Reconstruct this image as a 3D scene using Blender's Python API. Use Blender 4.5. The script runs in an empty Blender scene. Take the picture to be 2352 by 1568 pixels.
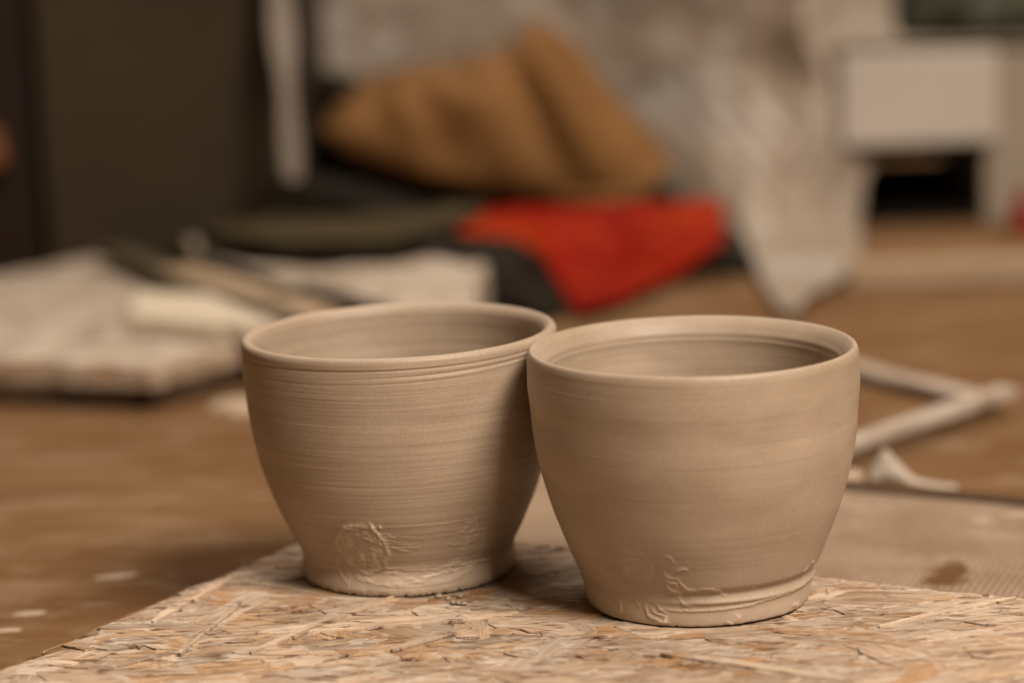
import bpy, math, random
import numpy as np
from mathutils import Matrix, Vector
from mathutils import noise as mnoise
random.seed(7); rng = np.random.default_rng(11)
scene = bpy.context.scene
COL = scene.collection
R = math.radians

# ------------------------------------------------------------------ camera
FOC = 90.0; PITCH = 10.6; ROLL = -2.2
W0, H0 = 2352.0, 1568.0
FPX = FOC / 36.0 * W0
BOARD_TOP = 0.016
CAM = Vector((0.0, -0.736, BOARD_TOP + 0.2153))
def DY(y): return (y + 0.626)*1.125 - 0.736
rot = Matrix.Rotation(R(90 - PITCH), 3, 'X') @ Matrix.Rotation(R(ROLL), 3, 'Z')
cam_d = bpy.data.cameras.new('camera'); cam = bpy.data.objects.new('camera', cam_d); COL.objects.link(cam)
cam.matrix_world = Matrix.Translation(CAM) @ rot.to_4x4()
cam_d.lens = FOC; cam_d.sensor_width = 36; cam_d.clip_start = 0.02; cam_d.clip_end = 50
cam_d.dof.use_dof = True; cam_d.dof.focus_distance = 0.737; cam_d.dof.aperture_fstop = 5.1
scene.camera = cam

def ray(px, py):
    return (rot @ Vector(((px - W0/2)/FPX, -(py - H0/2)/FPX, -1.0))).normalized()
def at(px, py, z):                      # where the line of sight meets the height z
    d = ray(px, py); t = (z - CAM.z)/d.z
    return CAM + d*t
def aty(px, py, Y):                     # where it meets the upright plane at distance Y
    d = ray(px, py); t = (Y - CAM.y)/d.y
    return CAM + d*t

# ------------------------------------------------------------------ materials
def new_mat(name):
    m = bpy.data.materials.new(name); m.use_nodes = True
    nt = m.node_tree; b = nt.nodes['Principled BSDF']
    return m, nt, b
def N(nt, typ, **kw):
    n = nt.nodes.new(typ)
    for k, v in kw.items():
        if k in n.inputs: n.inputs[k].default_value = v
        else: setattr(n, k, v)
    return n
def noise_node(nt, vec, scale, detail=4, rough=0.55, dist=0.0):
    n = N(nt, 'ShaderNodeTexNoise'); n.inputs['Scale'].default_value = scale
    n.inputs['Detail'].default_value = detail; n.inputs['Roughness'].default_value = rough
    n.inputs['Distortion'].default_value = dist
    if vec is not None: nt.links.new(vec, n.inputs['Vector'])
    return n.outputs['Fac']
def mapping(nt, src, scale=(1,1,1), rotz=0.0):
    m = N(nt, 'ShaderNodeMapping'); m.inputs['Scale'].default_value = scale; m.inputs['Rotation'].default_value = (0,0,rotz)
    nt.links.new(src, m.inputs['Vector']); return m.outputs['Vector']
def ramp(nt, fac, stops):
    r = N(nt, 'ShaderNodeValToRGB'); e = r.color_ramp.elements
    while len(e) < len(stops): e.new(0.5)
    for i, (p, c) in enumerate(stops):
        e[i].position = p; e[i].color = (*c, 1) if len(c) == 3 else c
    nt.links.new(fac, r.inputs['Fac']); return r.outputs['Color']
def mix(nt, fac, a, b, mode='MIX'):
    m = N(nt, 'ShaderNodeMix', data_type='RGBA', blend_type=mode)
    for k, v in (('Factor', fac), ('A', a), ('B', b)):
        s = [i for i in m.inputs if i.name == k and (i.type == ('VALUE' if k == 'Factor' else 'RGBA'))][0]
        if hasattr(v, 'is_output'): nt.links.new(v, s)
        elif k == 'Factor': s.default_value = v
        else: s.default_value = (*v, 1)
    return [o for o in m.outputs if o.type == 'RGBA'][0]
def bump(nt, h, strength, dist, normal=None):
    b = N(nt, 'ShaderNodeBump'); b.inputs['Strength'].default_value = strength; b.inputs['Distance'].default_value = dist
    nt.links.new(h, b.inputs['Height'])
    if normal is not None: nt.links.new(normal, b.inputs['Normal'])
    return b.outputs['Normal']
def objco(nt): return N(nt, 'ShaderNodeTexCoord').outputs['Object']

def generic(name, cols, scale=20, stretch=(1,1,1), rotz=0, rough=0.8, bstr=0.3, bdist=0.002, bscale=None, spec=0.3, detail=5):
    m, nt, b = new_mat(name); v = mapping(nt, objco(nt), stretch, rotz)
    f = noise_node(nt, v, scale, detail, 0.6)
    n = len(cols); st = [(0.3 + 0.4*i/max(1, n-1), c) for i, c in enumerate(cols)]
    nt.links.new(ramp(nt, f, st), b.inputs['Base Color'])
    b.inputs['Roughness'].default_value = rough; b.inputs['Specular IOR Level'].default_value = spec
    nt.links.new(bump(nt, noise_node(nt, v, bscale or scale*4, 4), bstr, bdist), b.inputs['Normal'])
    return m

def clay(name, dark, light, streak, grain):
    m, nt, b = new_mat(name); oc = objco(nt)
    fine = noise_node(nt, mapping(nt, oc, (14, 14, 1500)), 1.0, 3, 0.6)
    mid = noise_node(nt, mapping(nt, oc, (9, 9, 230)), 1.0, 3, 0.5)
    big = ramp(nt, noise_node(nt, mapping(nt, oc, (1, 1, 2.2)), 30, 4, 0.55, 0.5), [(0.35, (0, 0, 0)), (0.65, (1, 1, 1))])
    gr = noise_node(nt, oc, 2600, 3, 0.7)
    damp = ramp(nt, noise_node(nt, mapping(nt, oc, (1, 1, 1.5)), 13, 3, 0.5, 0.3), [(0.38, (0.80, 0.77, 0.73)), (0.6, (1, 1, 1))])
    c = mix(nt, 1.0, mix(nt, big, dark, light), damp, 'MULTIPLY')
    c = mix(nt, 0.09*streak, c, ramp(nt, mid, [(0.3, tuple(x*0.72 for x in dark)), (0.7, tuple(min(1, x*1.2) for x in light))]))
    c = mix(nt, 0.22*streak, c, ramp(nt, fine, [(0.36, tuple(x*0.6 for x in dark)), (0.64, tuple(min(1, x*1.25) for x in light))]))
    c = mix(nt, 0.30*grain, c, ramp(nt, gr, [(0.38, tuple(x*0.5 for x in dark)), (0.62, tuple(min(1, x*1.3) for x in light))]))
    at_ = N(nt, 'ShaderNodeAttribute', attribute_name='dry_lit')
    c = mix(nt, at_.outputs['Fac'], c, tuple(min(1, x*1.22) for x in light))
    nt.links.new(c, b.inputs['Base Color'])
    b.inputs['Roughness'].default_value = 0.5; b.inputs['Specular IOR Level'].default_value = 0.36
    n1 = bump(nt, fine, 0.55*streak, 0.00012)
    n2 = bump(nt, mid, 0.35*streak, 0.0003, n1)
    n3 = bump(nt, gr, 0.35*grain, 0.00010, n2)
    nt.links.new(n3, b.inputs['Normal'])
    return m

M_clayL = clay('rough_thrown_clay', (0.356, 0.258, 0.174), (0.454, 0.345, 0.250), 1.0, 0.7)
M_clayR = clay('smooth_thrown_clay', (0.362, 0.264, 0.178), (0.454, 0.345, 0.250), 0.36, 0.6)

# wood strand material: colour comes from each strand, fibres run along its uv
def strand_mat():
    m, nt, b = new_mat('wood_strands')
    uv = N(nt, 'ShaderNodeTexCoord').outputs['UV']
    col = N(nt, 'ShaderNodeAttribute', attribute_name='strand').outputs['Color']
    f1 = noise_node(nt, mapping(nt, uv, (60, 1500, 1)), 1.0, 4, 0.65, 0.3)
    f2 = noise_node(nt, mapping(nt, uv, (45, 260, 1)), 1.0, 3, 0.6, 0.6)
    blot = noise_node(nt, objco(nt), 55, 4, 0.6)
    c = mix(nt, 0.75, col, ramp(nt, f1, [(0.32, (0.55, 0.46, 0.37)), (0.60, (1.12, 1.1, 1.08))]), 'MULTIPLY')
    c = mix(nt, 0.75, c, ramp(nt, f2, [(0.30, (0.50, 0.36, 0.24)), (0.58, (1.1, 1.07, 1.05))]), 'MULTIPLY')
    c = mix(nt, ramp(nt, blot, [(0.46, (0, 0, 0)), (0.66, (0.55, 0.55, 0.55))]), c, (0.45, 0.355, 0.275))
    oc = objco(nt)
    pit = noise_node(nt, mapping(nt, oc, (55, 200, 40), -0.12), 1.0, 6, 0.64, 1.8)
    pf = ramp(nt, pit, [(0.35, (0.9, 0.9, 0.9)), (0.43, (0, 0, 0))])
    c = mix(nt, pf, c, (0.20, 0.10, 0.045))
    tear = noise_node(nt, mapping(nt, oc, (95, 210, 95), 0.35), 1.0, 5, 0.6, 1.0)
    tf = ramp(nt, tear, [(0.54, (0, 0, 0)), (0.62, (0.7, 0.7, 0.7))])
    c = mix(nt, tf, c, (0.60, 0.485, 0.38))
    nt.links.new(c, b.inputs['Base Color']); b.inputs['Roughness'].default_value = 0.75; b.inputs['Specular IOR Level'].default_value = 0.2
    n0 = bump(nt, ramp(nt, pit, [(0.30, (0, 0, 0)), (0.43, (1, 1, 1))]), 0.9, 0.0006); n00 = bump(nt, tf, 0.6, 0.0004, n0)
    n1 = bump(nt, f1, 0.9, 0.0003, n00); n2 = bump(nt, f2, 0.9, 0.0006, n1)
    nt.links.new(n2, b.inputs['Normal'])
    return m
M_strand = strand_mat()

def table_mat():
    m, nt, b = new_mat('worn_brown_tabletop'); oc = objco(nt)
    big = noise_node(nt, mapping(nt, oc, (1, 2.2, 1), 0.25), 7, 6, 0.6, 0.4)
    gr = noise_node(nt, mapping(nt, oc, (6, 90, 1), 0.12), 2.5, 4, 0.6)
    sm = noise_node(nt, mapping(nt, oc, (1, 2.4, 1), 0.1), 16, 5, 0.62, 0.8)
    c = ramp(nt, big, [(0.3, (0.105, 0.044, 0.014)), (0.5, (0.150, 0.072, 0.028)), (0.68, (0.20, 0.112, 0.052))])
    c = mix(nt, 0.30, c, ramp(nt, gr, [(0.3, (0.10, 0.045, 0.018)), (0.7, (0.24, 0.145, 0.075))]))
    c = mix(nt, ramp(nt, sm, [(0.52, (0, 0, 0)), (0.74, (0.62, 0.62, 0.62))]), c, (0.30, 0.20, 0.12))
    sl = noise_node(nt, mapping(nt, oc, (1, 3.2, 1), -0.2), 34, 5, 0.65, 0.6)
    c = mix(nt, ramp(nt, sl, [(0.60, (0, 0, 0)), (0.70, (0.55, 0.55, 0.55))]), c, (0.33, 0.235, 0.16))
    nt.links.new(c, b.inputs['Base Color']); b.inputs['Roughness'].default_value = 0.85; b.inputs['Specular IOR Level'].default_value = 0.08
    nt.links.new(bump(nt, gr, 0.4, 0.0006), b.inputs['Normal'])
    return m
M_table = table_mat()

def sheet_mat():
    m, nt, b = new_mat('worn_pale_plywood'); oc = objco(nt)
    w = N(nt, 'ShaderNodeTexWave', wave_type='BANDS', bands_direction='X'); w.inputs['Scale'].default_value = 135
    w.inputs['Distortion'].default_value = 2.2; w.inputs['Detail'].default_value = 3; w.inputs['Detail Scale'].default_value = 0.25
    nt.links.new(mapping(nt, oc, (1, 1, 1), R(22)), w.inputs['Vector'])
    gr = noise_node(nt, mapping(nt, oc, (240, 14, 1), R(22)), 3.0, 4, 0.6)
    big = noise_node(nt, oc, 30, 5, 0.6, 0.5)
    c = ramp(nt, big, [(0.36, (0.175, 0.108, 0.06)), (0.52, (0.245, 0.165, 0.105)), (0.66, (0.33, 0.24, 0.17))])
    fade = ramp(nt, noise_node(nt, oc, 22, 3, 0.6), [(0.35, (0.08, 0.08, 0.08)), (0.65, (0.5, 0.5, 0.5))])
    c = mix(nt, fade, c, ramp(nt, w.outputs['Fac'], [(0.1, (0.14, 0.08, 0.045)), (0.8, (0.37, 0.27, 0.19))]))
    c = mix(nt, 0.2, c, ramp(nt, gr, [(0.3, (0.24, 0.14, 0.08)), (0.7, (0.45, 0.34, 0.25))]))
    kp = at(2175, 1318, 0.004)
    sub = N(nt, 'ShaderNodeMapping'); sub.vector_type = 'TEXTURE'; sub.inputs['Location'].default_value = (kp.x, kp.y, 0.004); sub.inputs['Rotation'].default_value = (0, 0, R(-22)); sub.inputs['Scale'].default_value = (0.0075, 0.018, 1)
    nd = N(nt, 'ShaderNodeTexNoise'); nd.inputs['Scale'].default_value = 130; nd.inputs['Detail'].default_value = 4; nt.links.new(oc, nd.inputs['Vector'])
    nt.links.new(oc, sub.inputs['Vector']); ln = N(nt, 'ShaderNodeVectorMath', operation='LENGTH'); nt.links.new(sub.outputs['Vector'], ln.inputs[0])
    ad = N(nt, 'ShaderNodeMath', operation='MULTIPLY_ADD'); nt.links.new(nd.outputs['Fac'], ad.inputs[0]); ad.inputs[1].default_value = 1.7; nt.links.new(ln.outputs['Value'], ad.inputs[2])
    kf_ = ramp(nt, ad.outputs[0], [(0.0, (0, 0, 0)), (1.0, (1, 1, 1))]); 
    mr = N(nt, 'ShaderNodeMapRange'); mr.inputs['From Min'].default_value = 1.9; mr.inputs['From Max'].default_value = 1.35; nt.links.new(ad.outputs[0], mr.inputs['Value'])
    c = mix(nt, mr.outputs[0], c, (0.12, 0.055, 0.022))
    nt.links.new(c, b.inputs['Base Color']); b.inputs['Roughness'].default_value = 0.8; b.inputs['Specular IOR Level'].default_value = 0.15
    nt.links.new(bump(nt, w.outputs['Fac'], 0.35, 0.0004), b.inputs['Normal'])
    return m
M_sheet = sheet_mat()
M_slab = generic('dusty_pale_slab', [(0.22,0.145,0.09),(0.42,0.33,0.25),(0.52,0.43,0.345)], 48, rough=0.9, bstr=0.6, bdist=0.004)
M_slab_edge = generic('crumbly_slab_edge', [(0.22,0.11,0.045),(0.38,0.27,0.18),(0.48,0.38,0.285)], 70, rough=0.9, bstr=0.8, bdist=0.004)
M_cream = generic('cream_sponge', [(0.53,0.43,0.31),(0.59,0.49,0.37)], 60, rough=0.9)
M_dark_cab = generic('dark_olive_panel', [(0.036,0.025,0.014),(0.050,0.034,0.019)], 9, rough=0.7, spec=0.1)
M_lath = generic('pale_lath', [(0.13,0.092,0.062),(0.26,0.21,0.17)], 12, stretch=(1,1,.6), rough=0.7)
M_paper = generic('brown_paper', [(0.15,0.064,0.015),(0.22,0.098,0.027)], 12, rough=0.75, bstr=0.4, bdist=0.004, bscale=30)
M_red = generic('red_orange_plastic', [(0.11,0.003,0.0005),(0.22,0.008,0.001),(0.30,0.030,0.003)], 18, rough=0.75, spec=0.08)
M_black = generic('black_rubber', [(0.007,0.0045,0.002),(0.016,0.010,0.005)], 20, rough=0.7, spec=0.12)
M_olive = generic('dark_olive_board', [(0.050,0.035,0.016),(0.075,0.054,0.026)], 14, rough=0.85, spec=0.1)
M_green = generic('dark_green_strip', [(0.06,0.046,0.026),(0.10,0.08,0.05)], 30, rough=0.8, spec=0.15)
M_white = generic('white_paint', [(0.44,0.375,0.31),(0.50,0.43,0.36)], 9, rough=0.6, bstr=0.1)
M_grey = generic('grey_beige_paint', [(0.26,0.20,0.14),(0.33,0.27,0.205)], 9, rough=0.7, bstr=0.1)
M_batten = generic('pale_batten_wood', [(0.30,0.20,0.115),(0.38,0.27,0.17)], 20, stretch=(1,6,6), rough=0.8)
M_bar = generic('whitened_wood', [(0.30,0.21,0.14),(0.40,0.315,0.24),(0.48,0.40,0.325)], 90, stretch=(1,1,1), rough=0.75)
M_shard = generic('dry_clay_crumb', [(0.40,0.315,0.24),(0.50,0.41,0.33)], 90, rough=0.9)
M_smear = generic('thin_clay_smear', [(0.34,0.235,0.15),(0.46,0.35,0.26)], 160, rough=0.9)
M_joint_shade = generic('joint_shade', [(0.025,0.011,0.004),(0.06,0.028,0.011)], 40, rough=0.9)
M_post = generic('red_brown_wood', [(0.012,0.004,0.001),(0.02,0.006,0.002)], 8, rough=0.6)
M_tin = generic('orange_brown_knob', [(0.12,0.04,0.01),(0.16,0.055,0.014)], 8, rough=0.6)
M_wall = generic('dark_brown_wall', [(0.05,0.032,0.018),(0.07,0.045,0.026)], 3, rough=0.9)
M_darkgreen = generic('dark_green_glaze', [(0.018,0.020,0.012),(0.05,0.045,0.026)], 14, rough=0.6)

def plastic_mat():
    m, nt, b = new_mat('milky_plastic'); oc = objco(nt)
    f = noise_node(nt, oc, 19, 4, 0.6, 0.8)
    c = ramp(nt, f, [(0.36, (0.36, 0.27, 0.19)), (0.5, (0.41, 0.32, 0.24)), (0.66, (0.53, 0.45, 0.38))])
    nt.links.new(c, b.inputs['Base Color']); b.inputs['Roughness'].default_value = 0.42; b.inputs['Specular IOR Level'].default_value = 0.5
    b.inputs['Alpha'].default_value = 0.74
    nt.links.new(bump(nt, noise_node(nt, oc, 40, 4, 0.6, 1.0), 0.4, 0.003), b.inputs['Normal'])
    return m
M_plastic = plastic_mat()

# ------------------------------------------------------------------ mesh helpers
def link(name, me, parent=None, mats=()):
    o = bpy.data.objects.new(name, me)
    for m in mats: me.materials.append(m)
    COL.objects.link(o)
    if parent is not None: o.parent = parent
    return o
def tag(o, label=None, cat=None, group=None, kind=None):
    for k, v in (('label', label), ('category', cat), ('group', group), ('kind', kind)):
        if v: o[k] = v
    return o
def empty(name, loc, rz=0.0):
    o = bpy.data.objects.new(name, None); COL.objects.link(o); o.location = loc; o.rotation_euler = (0, 0, rz)
    o.empty_display_size = 0.02
    return o
def shade(me):
    me.polygons.foreach_set('use_smooth', np.ones(len(me.polygons), dtype=bool)); me.update()
def grid_mesh(name, P, wrap_u=False, smooth=True):
    """P: rows x cols x 3"""
    r, c, _ = P.shape
    me = bpy.data.meshes.new(name)
    idx = np.arange(r*c).reshape(r, c)
    if wrap_u: idx = np.concatenate([idx, idx[:, :1]], axis=1)
    q = np.stack([idx[:-1, :-1], idx[:-1, 1:], idx[1:, 1:], idx[1:, :-1]], -1).reshape(-1, 4)
    me.vertices.add(r*c); me.vertices.foreach_set('co', P.reshape(-1).astype(np.float32))
    me.loops.add(q.size); me.loops.foreach_set('vertex_index', q.reshape(-1).astype(np.int32))
    me.polygons.add(len(q)); me.polygons.foreach_set('loop_start', np.arange(0, q.size, 4, dtype=np.int32))
    me.update(calc_edges=True)
    if smooth: shade(me)
    return me
def pyd(name, v, f, smooth=False):
    me = bpy.data.meshes.new(name); me.from_pydata([tuple(x) for x in v], [], f); me.update()
    if smooth: shade(me)
    return me

def vnoise(x, y, seed=0):
    """smooth value noise, numpy"""
    r = np.random.default_rng(seed); T = r.random((256, 256))
    xi = np.floor(x).astype(int); yi = np.floor(y).astype(int); fx = x - xi; fy = y - yi
    fx = fx*fx*(3-2*fx); fy = fy*fy*(3-2*fy)
    a = T[xi % 256, yi % 256]; b = T[(xi+1) % 256, yi % 256]; c = T[xi % 256, (yi+1) % 256]; d = T[(xi+1) % 256, (yi+1) % 256]
    return (a*(1-fx)+b*fx)*(1-fy) + (c*(1-fx)+d*fx)*fy
def fbm(x, y, seed=0, octv=4):
    s = 0; a = 0.5
    for i in range(octv):
        s = s + a*(vnoise(x*2**i, y*2**i, seed+i)*2-1); a *= 0.5
    return s

def box(name, c, s, mat, parent=None, rz=0.0, bev=0.002, rough=0.0, seg=2):
    import bmesh
    bm = bmesh.new(); bmesh.ops.create_cube(bm, size=1)
    bmesh.ops.scale(bm, vec=s, verts=bm.verts)
    if bev: bmesh.ops.bevel(bm, geom=bm.edges[:], offset=bev, segments=seg, affect='EDGES', profile=0.6)
    me = bpy.data.meshes.new(name); bm.to_mesh(me); bm.free()
    o = link(name, me, parent, [mat]); o.location = c; o.rotation_euler = (0, 0, rz)
    return o

# ------------------------------------------------------------------ bowls
ZB = BOARD_TOP - 0.0001
def catmull(pts, n):
    P = np.array(pts, float); P = np.vstack([2*P[0]-P[1], P, 2*P[-1]-P[-2]])
    out = []; seg = np.linalg.norm(np.diff(P[1:-1], axis=0), axis=1); cum = np.concatenate([[0], np.cumsum(seg)])
    s = np.linspace(0, cum[-1], n)
    k = np.clip(np.searchsorted(cum, s, side='right')-1, 0, len(seg)-1); t = ((s-cum[k])/seg[k])[:, None]
    p0, p1, p2, p3 = P[k], P[k+1], P[k+2], P[k+3]
    # limited tangents keep the corners from overshooting
    return 0.5*((2*p1) + (-p0+p2)*t + (2*p0-5*p1+4*p2-p3)*t*t + (-p0+3*p1-3*p2+p3)*t**3)

OUT_L = [(0.0332,0.0004),(0.0335,0.0018),(0.0333,0.0035),(0.0329,0.0060),(0.0330,0.0078),(0.0339,0.0102),(0.0359,0.0140),(0.0406,0.0245),(0.0440,0.0352),(0.0464,0.0474),(0.0477,0.0600),(0.0481,0.0685),(0.0481,0.0710),(0.0483,0.0729)]
RIM_L = [(0.0483,0.0729),(0.04825,0.0741),(0.0479,0.0750),(0.0471,0.07555),(0.0459,0.0755),(0.0447,0.0746),(0.0440,0.0732)]
INN_L = [(0.0440,0.0732),(0.0438,0.0710),(0.0437,0.0650),(0.0425,0.050),(0.0397,0.035),(0.0347,0.020),(0.027,0.0095),(0.014,0.0068),(0.0006,0.0066)]
OUT_R = [(0.0324,0.0004),(0.0328,0.0009),(0.0331,0.0025),(0.0334,0.0045),(0.0338,0.0062),(0.0343,0.0078),(0.0350,0.0098),(0.0360,0.0122),(0.0380,0.0175),(0.0423,0.0286),(0.0455,0.0404),(0.0472,0.0512),(0.0481,0.0619),(0.0483,0.0687),(0.0482,0.0722)]
RIM_R = [(0.0482,0.0722),(0.0479,0.0736),(0.0474,0.0744),(0.0467,0.0746),(0.0458,0.0741),(0.0444,0.0726),(0.0431,0.0706)]
INN_R = [(0.0431,0.0706),(0.0427,0.0697),(0.0428,0.0688),(0.0425,0.0681),(0.0426,0.0668),(0.0423,0.062),(0.0412,0.048),(0.0385,0.033),(0.034,0.019),(0.026,0.0095),(0.014,0.0068),(0.0006,0.0066)]

OUT_R, RIM_R, INN_R = [[(r_, z_*1.013) for r_, z_ in q_] for q_ in (OUT_R, RIM_R, INN_R)]

def theta_list():
    # 0 faces the photographer (-Y); denser there
    a = np.linspace(-105, 105, 700, endpoint=False); b = np.linspace(105, 255, 240, endpoint=False)
    return np.radians(np.concatenate([a, b]))

def hit_bowl(px, py, base, out):
    o = np.array(out); d = np.array(ray(px, py)); C = np.array(CAM)
    t = np.linspace(0.58, 0.92, 5000)[:, None]; p = C + d*t - np.array(base)
    r = np.hypot(p[:, 0], p[:, 1]); rr = np.interp(p[:, 2], o[:, 1], o[:, 0])
    ok = np.where((r <= rr) & (p[:, 2] > 0) & (p[:, 2] < 0.074))[0]
    if len(ok) == 0: return None
    q = p[ok[0]]; return math.atan2(q[0], -q[1]), q[2]

def seg_dist(S, Z, pts):
    """distance to a polyline and running parameter"""
    best = np.full(S.shape, 1e9); par = np.zeros(S.shape); L = len(pts)-1
    for i in range(L):
        ax, ay = pts[i]; bx, by = pts[i+1]; dx, dy = bx-ax, by-ay; q = dx*dx+dy*dy + 1e-12
        t = np.clip(((S-ax)*dx + (Z-ay)*dy)/q, 0, 1); d = np.hypot(S-ax-t*dx, Z-ay-t*dy)
        m = d < best; best = np.where(m, d, best); par = np.where(m, (i+t)/L, par)
    return best, par

def make_bowl(base, out, rim, inn, mat, label, strokes, patches, rings, seed, ragged, footz, bead):
    th = theta_list(); n_t = len(th)
    nz = (360, 40, 170)
    prof = [catmull(out, nz[0]), catmull(rim, nz[1])[1:], catmull(inn, nz[2])[1:]]
    # closing underside
    under = np.array([(0.0006, 0.0012), (0.028, 0.0012), (0.0322, 0.0009)])
    P = np.vstack([under] + prof); nr = len(P)
    d = np.gradient(P, axis=0); nrm = np.stack([d[:, 1], -d[:, 0]], 1); nrm /= np.linalg.norm(nrm, axis=1)[:, None] + 1e-9
    Rr = P[:, 0][:, None] * np.ones(n_t); Z = P[:, 1][:, None] * np.ones(n_t); TH = th[None, :] * np.ones((nr, 1))
    rows = np.arange(nr)[:, None]
    is_out = (rows >= 3) & (rows < 3+nz[0]); is_inn = rows >= 3+nz[0]+nz[1]-1
    disp = np.zeros((nr, n_t)); dry_lit = np.zeros((nr, n_t))
    r0 = np.random.default_rng(seed)
    # throwing rings: thin lines that run a part of the way round
    zz = Z + 0.0005*np.sin(TH + seed) + 0.00035*(TH/6.28)
    amp = rings
    fine = vnoise(zz*1700, TH*0.8+50, seed+1)-0.5
    mid = vnoise(zz*420, TH*0.6+20, seed+2)-0.5
    big = vnoise(zz*110, TH*0.35+9, seed+3)-0.5
    disp += amp*(0.000040*fine + 0.000045*mid) + 0.00013*big*np.clip(amp, .6, 1)
    disp += np.where(is_inn, 0.00012*mid + 0.00006*fine, 0)
    disp += 0.0003*fbm(np.cos(TH)*1.3+5, np.sin(TH)*1.3+Z*20, seed+9, 2)
    for k in range(int(60*rings)):
        z0 = r0.uniform(0.014, 0.073); t0 = r0.uniform(-1.4, 1.4); wth = r0.uniform(0.25, 1.1); s = r0.uniform(0.00008, 0.00018)
        w = np.exp(-((TH-t0)/wth)**4)*np.exp(-((zz - z0 - 0.0004*r0.uniform(-1, 1)*TH)/s)**2)
        disp += np.where(is_out, w*r0.uniform(-0.00007, 0.00009), 0)
    # grooves just under the rim
    if rings > 0.8:
        for z0, sl, a, s, t0, wt in ((0.0722,0.0,-0.00022,0.00035,0,4),(0.0705,0.0006,-0.00016,0.00028,0.6,.9),(0.0697,0.0010,0.00016,0.00025,0.7,.8),
                              (0.0683,0.0003,-0.00010,0.00025,-.2,1.2),(0.0712,0.0002,0.00012,0.0003,0.9,.9)):
            disp += np.where(is_out, a*np.exp(-((zz-z0-sl*(TH-t0))/s)**2)*np.exp(-((TH-t0)/wt)**4), 0)
    if rings < 0.8:      # turned step above the foot, deeper towards one side
        side = 1/(1+np.exp(-(TH+0.20)*9)) * np.clip((1.75-TH)*3, 0, 1)
        disp += np.where(is_out, -0.0009*side*np.exp(-((Z-0.0102)/0.0014)**2) + 0.00045*side*np.exp(-((Z-0.0078)/0.0007)**2), 0)
        disp += np.where(is_out, 0.00018*np.sin(Z*330+2*np.sin(Z*90)), 0)*0.5
    # smears near the foot, worked on a window of the surface
    rw = np.where((P[:, 1] < 0.034) & is_out[:, 0])[0]; cw = np.where(np.abs(th) < 1.75)[0]
    S = TH[np.ix_(rw, cw)]*0.035; Zw = Z[np.ix_(rw, cw)]; D = np.zeros(S.shape); Q = np.zeros(S.shape)
    wob = 0.00035*fbm(S*900, Zw*900, seed+20, 3)
    def conv(pts):
        o_ = []
        for (px, py) in pts:
            h = hit_bowl(px, py, base, out)
            if h: o_.append((h[0]*0.035, h[1]))
        return o_
    for pts, w, a in strokes:
        c = conv(pts)
        if len(c) < 2: continue
        dist, par = seg_dist(S + wob*1.3, Zw + wob*1.3, c); w = w*0.72
        prof_ = np.exp(-(dist/w)**2)*(0.35+0.65*np.sin(np.clip(par, 0, 1)*math.pi)**0.6)*(1-bead/2+bead*vnoise(S*1300, Zw*1300, seed+30))
        D += 0.62*a*prof_; Q += 0.45*prof_*(a > 0)
    for (cx, cy, rx, ry, hubx, huby, a, kind) in patches:
        c = hit_bowl(cx, cy, base, out); h = hit_bowl(hubx, huby, base, out)
        if not c or not h: continue
        rxs = rx/7300/max(.35, math.cos(c[0])); rys = ry/7000
        e = np.hypot((S-c[0]*0.035)/rxs, (Zw-c[1])/rys) + 0.18*fbm(S*260, Zw*260, seed+40, 3)
        inside = 1/(1+np.exp((e-1)*16))
        ang = np.arctan2(Zw-h[1], S-h[0]*0.035); rad = np.hypot(Zw-h[1], S-h[0]*0.035)
        if kind == 'radial':
            cr = np.abs(fbm(ang*5.5+30, rad*260, seed+41, 3))*(0.4+0.6*np.clip(rad/0.003, 0, 1)) + 0.7*np.abs(fbm(S*650, Zw*650, seed+43, 3))
        else:
            cr = np.abs(fbm(S*320, Zw*520, seed+42, 4))
        D += a*inside*(0.35 + 1.6*cr) + a*0.7*np.exp(-((e-0.97)/0.07)**2); Q += inside*(0.12 + 0.5*cr)
    gate = np.clip((0.034-Zw)/0.004, 0, 1)
    disp[np.ix_(rw, cw)] += D*gate*(1.0 if rings > 0.8 else 0.75); dry_lit[np.ix_(rw, cw)] += np.clip(Q*gate, 0, 0.55)
    # foot: drier, and painted paler for light from above; uneven lower edge
    foot = np.clip(1-(Z-0.001)/0.0035, 0, 1)*is_out
    rag = fbm(TH*26, TH*0+3, seed+50, 4); rag2 = fbm(TH*14, Z*500, seed+55, 4)
    disp += ragged*foot*(0.0003*rag2); Z2 = Z + ragged*0.0009*np.clip(rag, -0.1, 1)*np.clip(1-Z/0.002, 0, 1)*((rows < 3+60))
    dry_lit += np.where(is_out, 0.65*np.clip((footz-Z)/0.003, 0, 1)*(0.5+0.5*vnoise(TH*8, Z*300, seed+51)), 0)
    disp *= ((rows >= 3) & (rows < nr-6))
    Rn = Rr + disp*nrm[:, :1]; Zn = Z2 + disp*nrm[:, 1:]
    oval = 1 + 0.004*np.cos(2*TH+seed)*np.clip(Z/0.07, 0, 1)
    Zn = Zn + 0.0004*np.sin(TH*1+seed*2)*(Z/0.075)
    X = Rn*oval*np.sin(TH); Y = -Rn*oval*np.cos(TH)
    V = np.stack([X, Y, Zn], -1)
    # shared normals so the parts meet without a visible seam
    du = np.roll(V, -1, 1) - np.roll(V, 1, 1); dv = np.gradient(V, axis=0)
    NN = np.cross(du, dv); NN /= np.linalg.norm(NN, axis=2, keepdims=True) + 1e-12
    root = empty('clay_bowl', base)
    tag(root, label, 'bowl')
    kf = 3 + int(np.argmax(prof[0][:, 1] > footz)); kr = 3 + nz[0] - 1; ke = kr + nz[1] - 1
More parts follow.
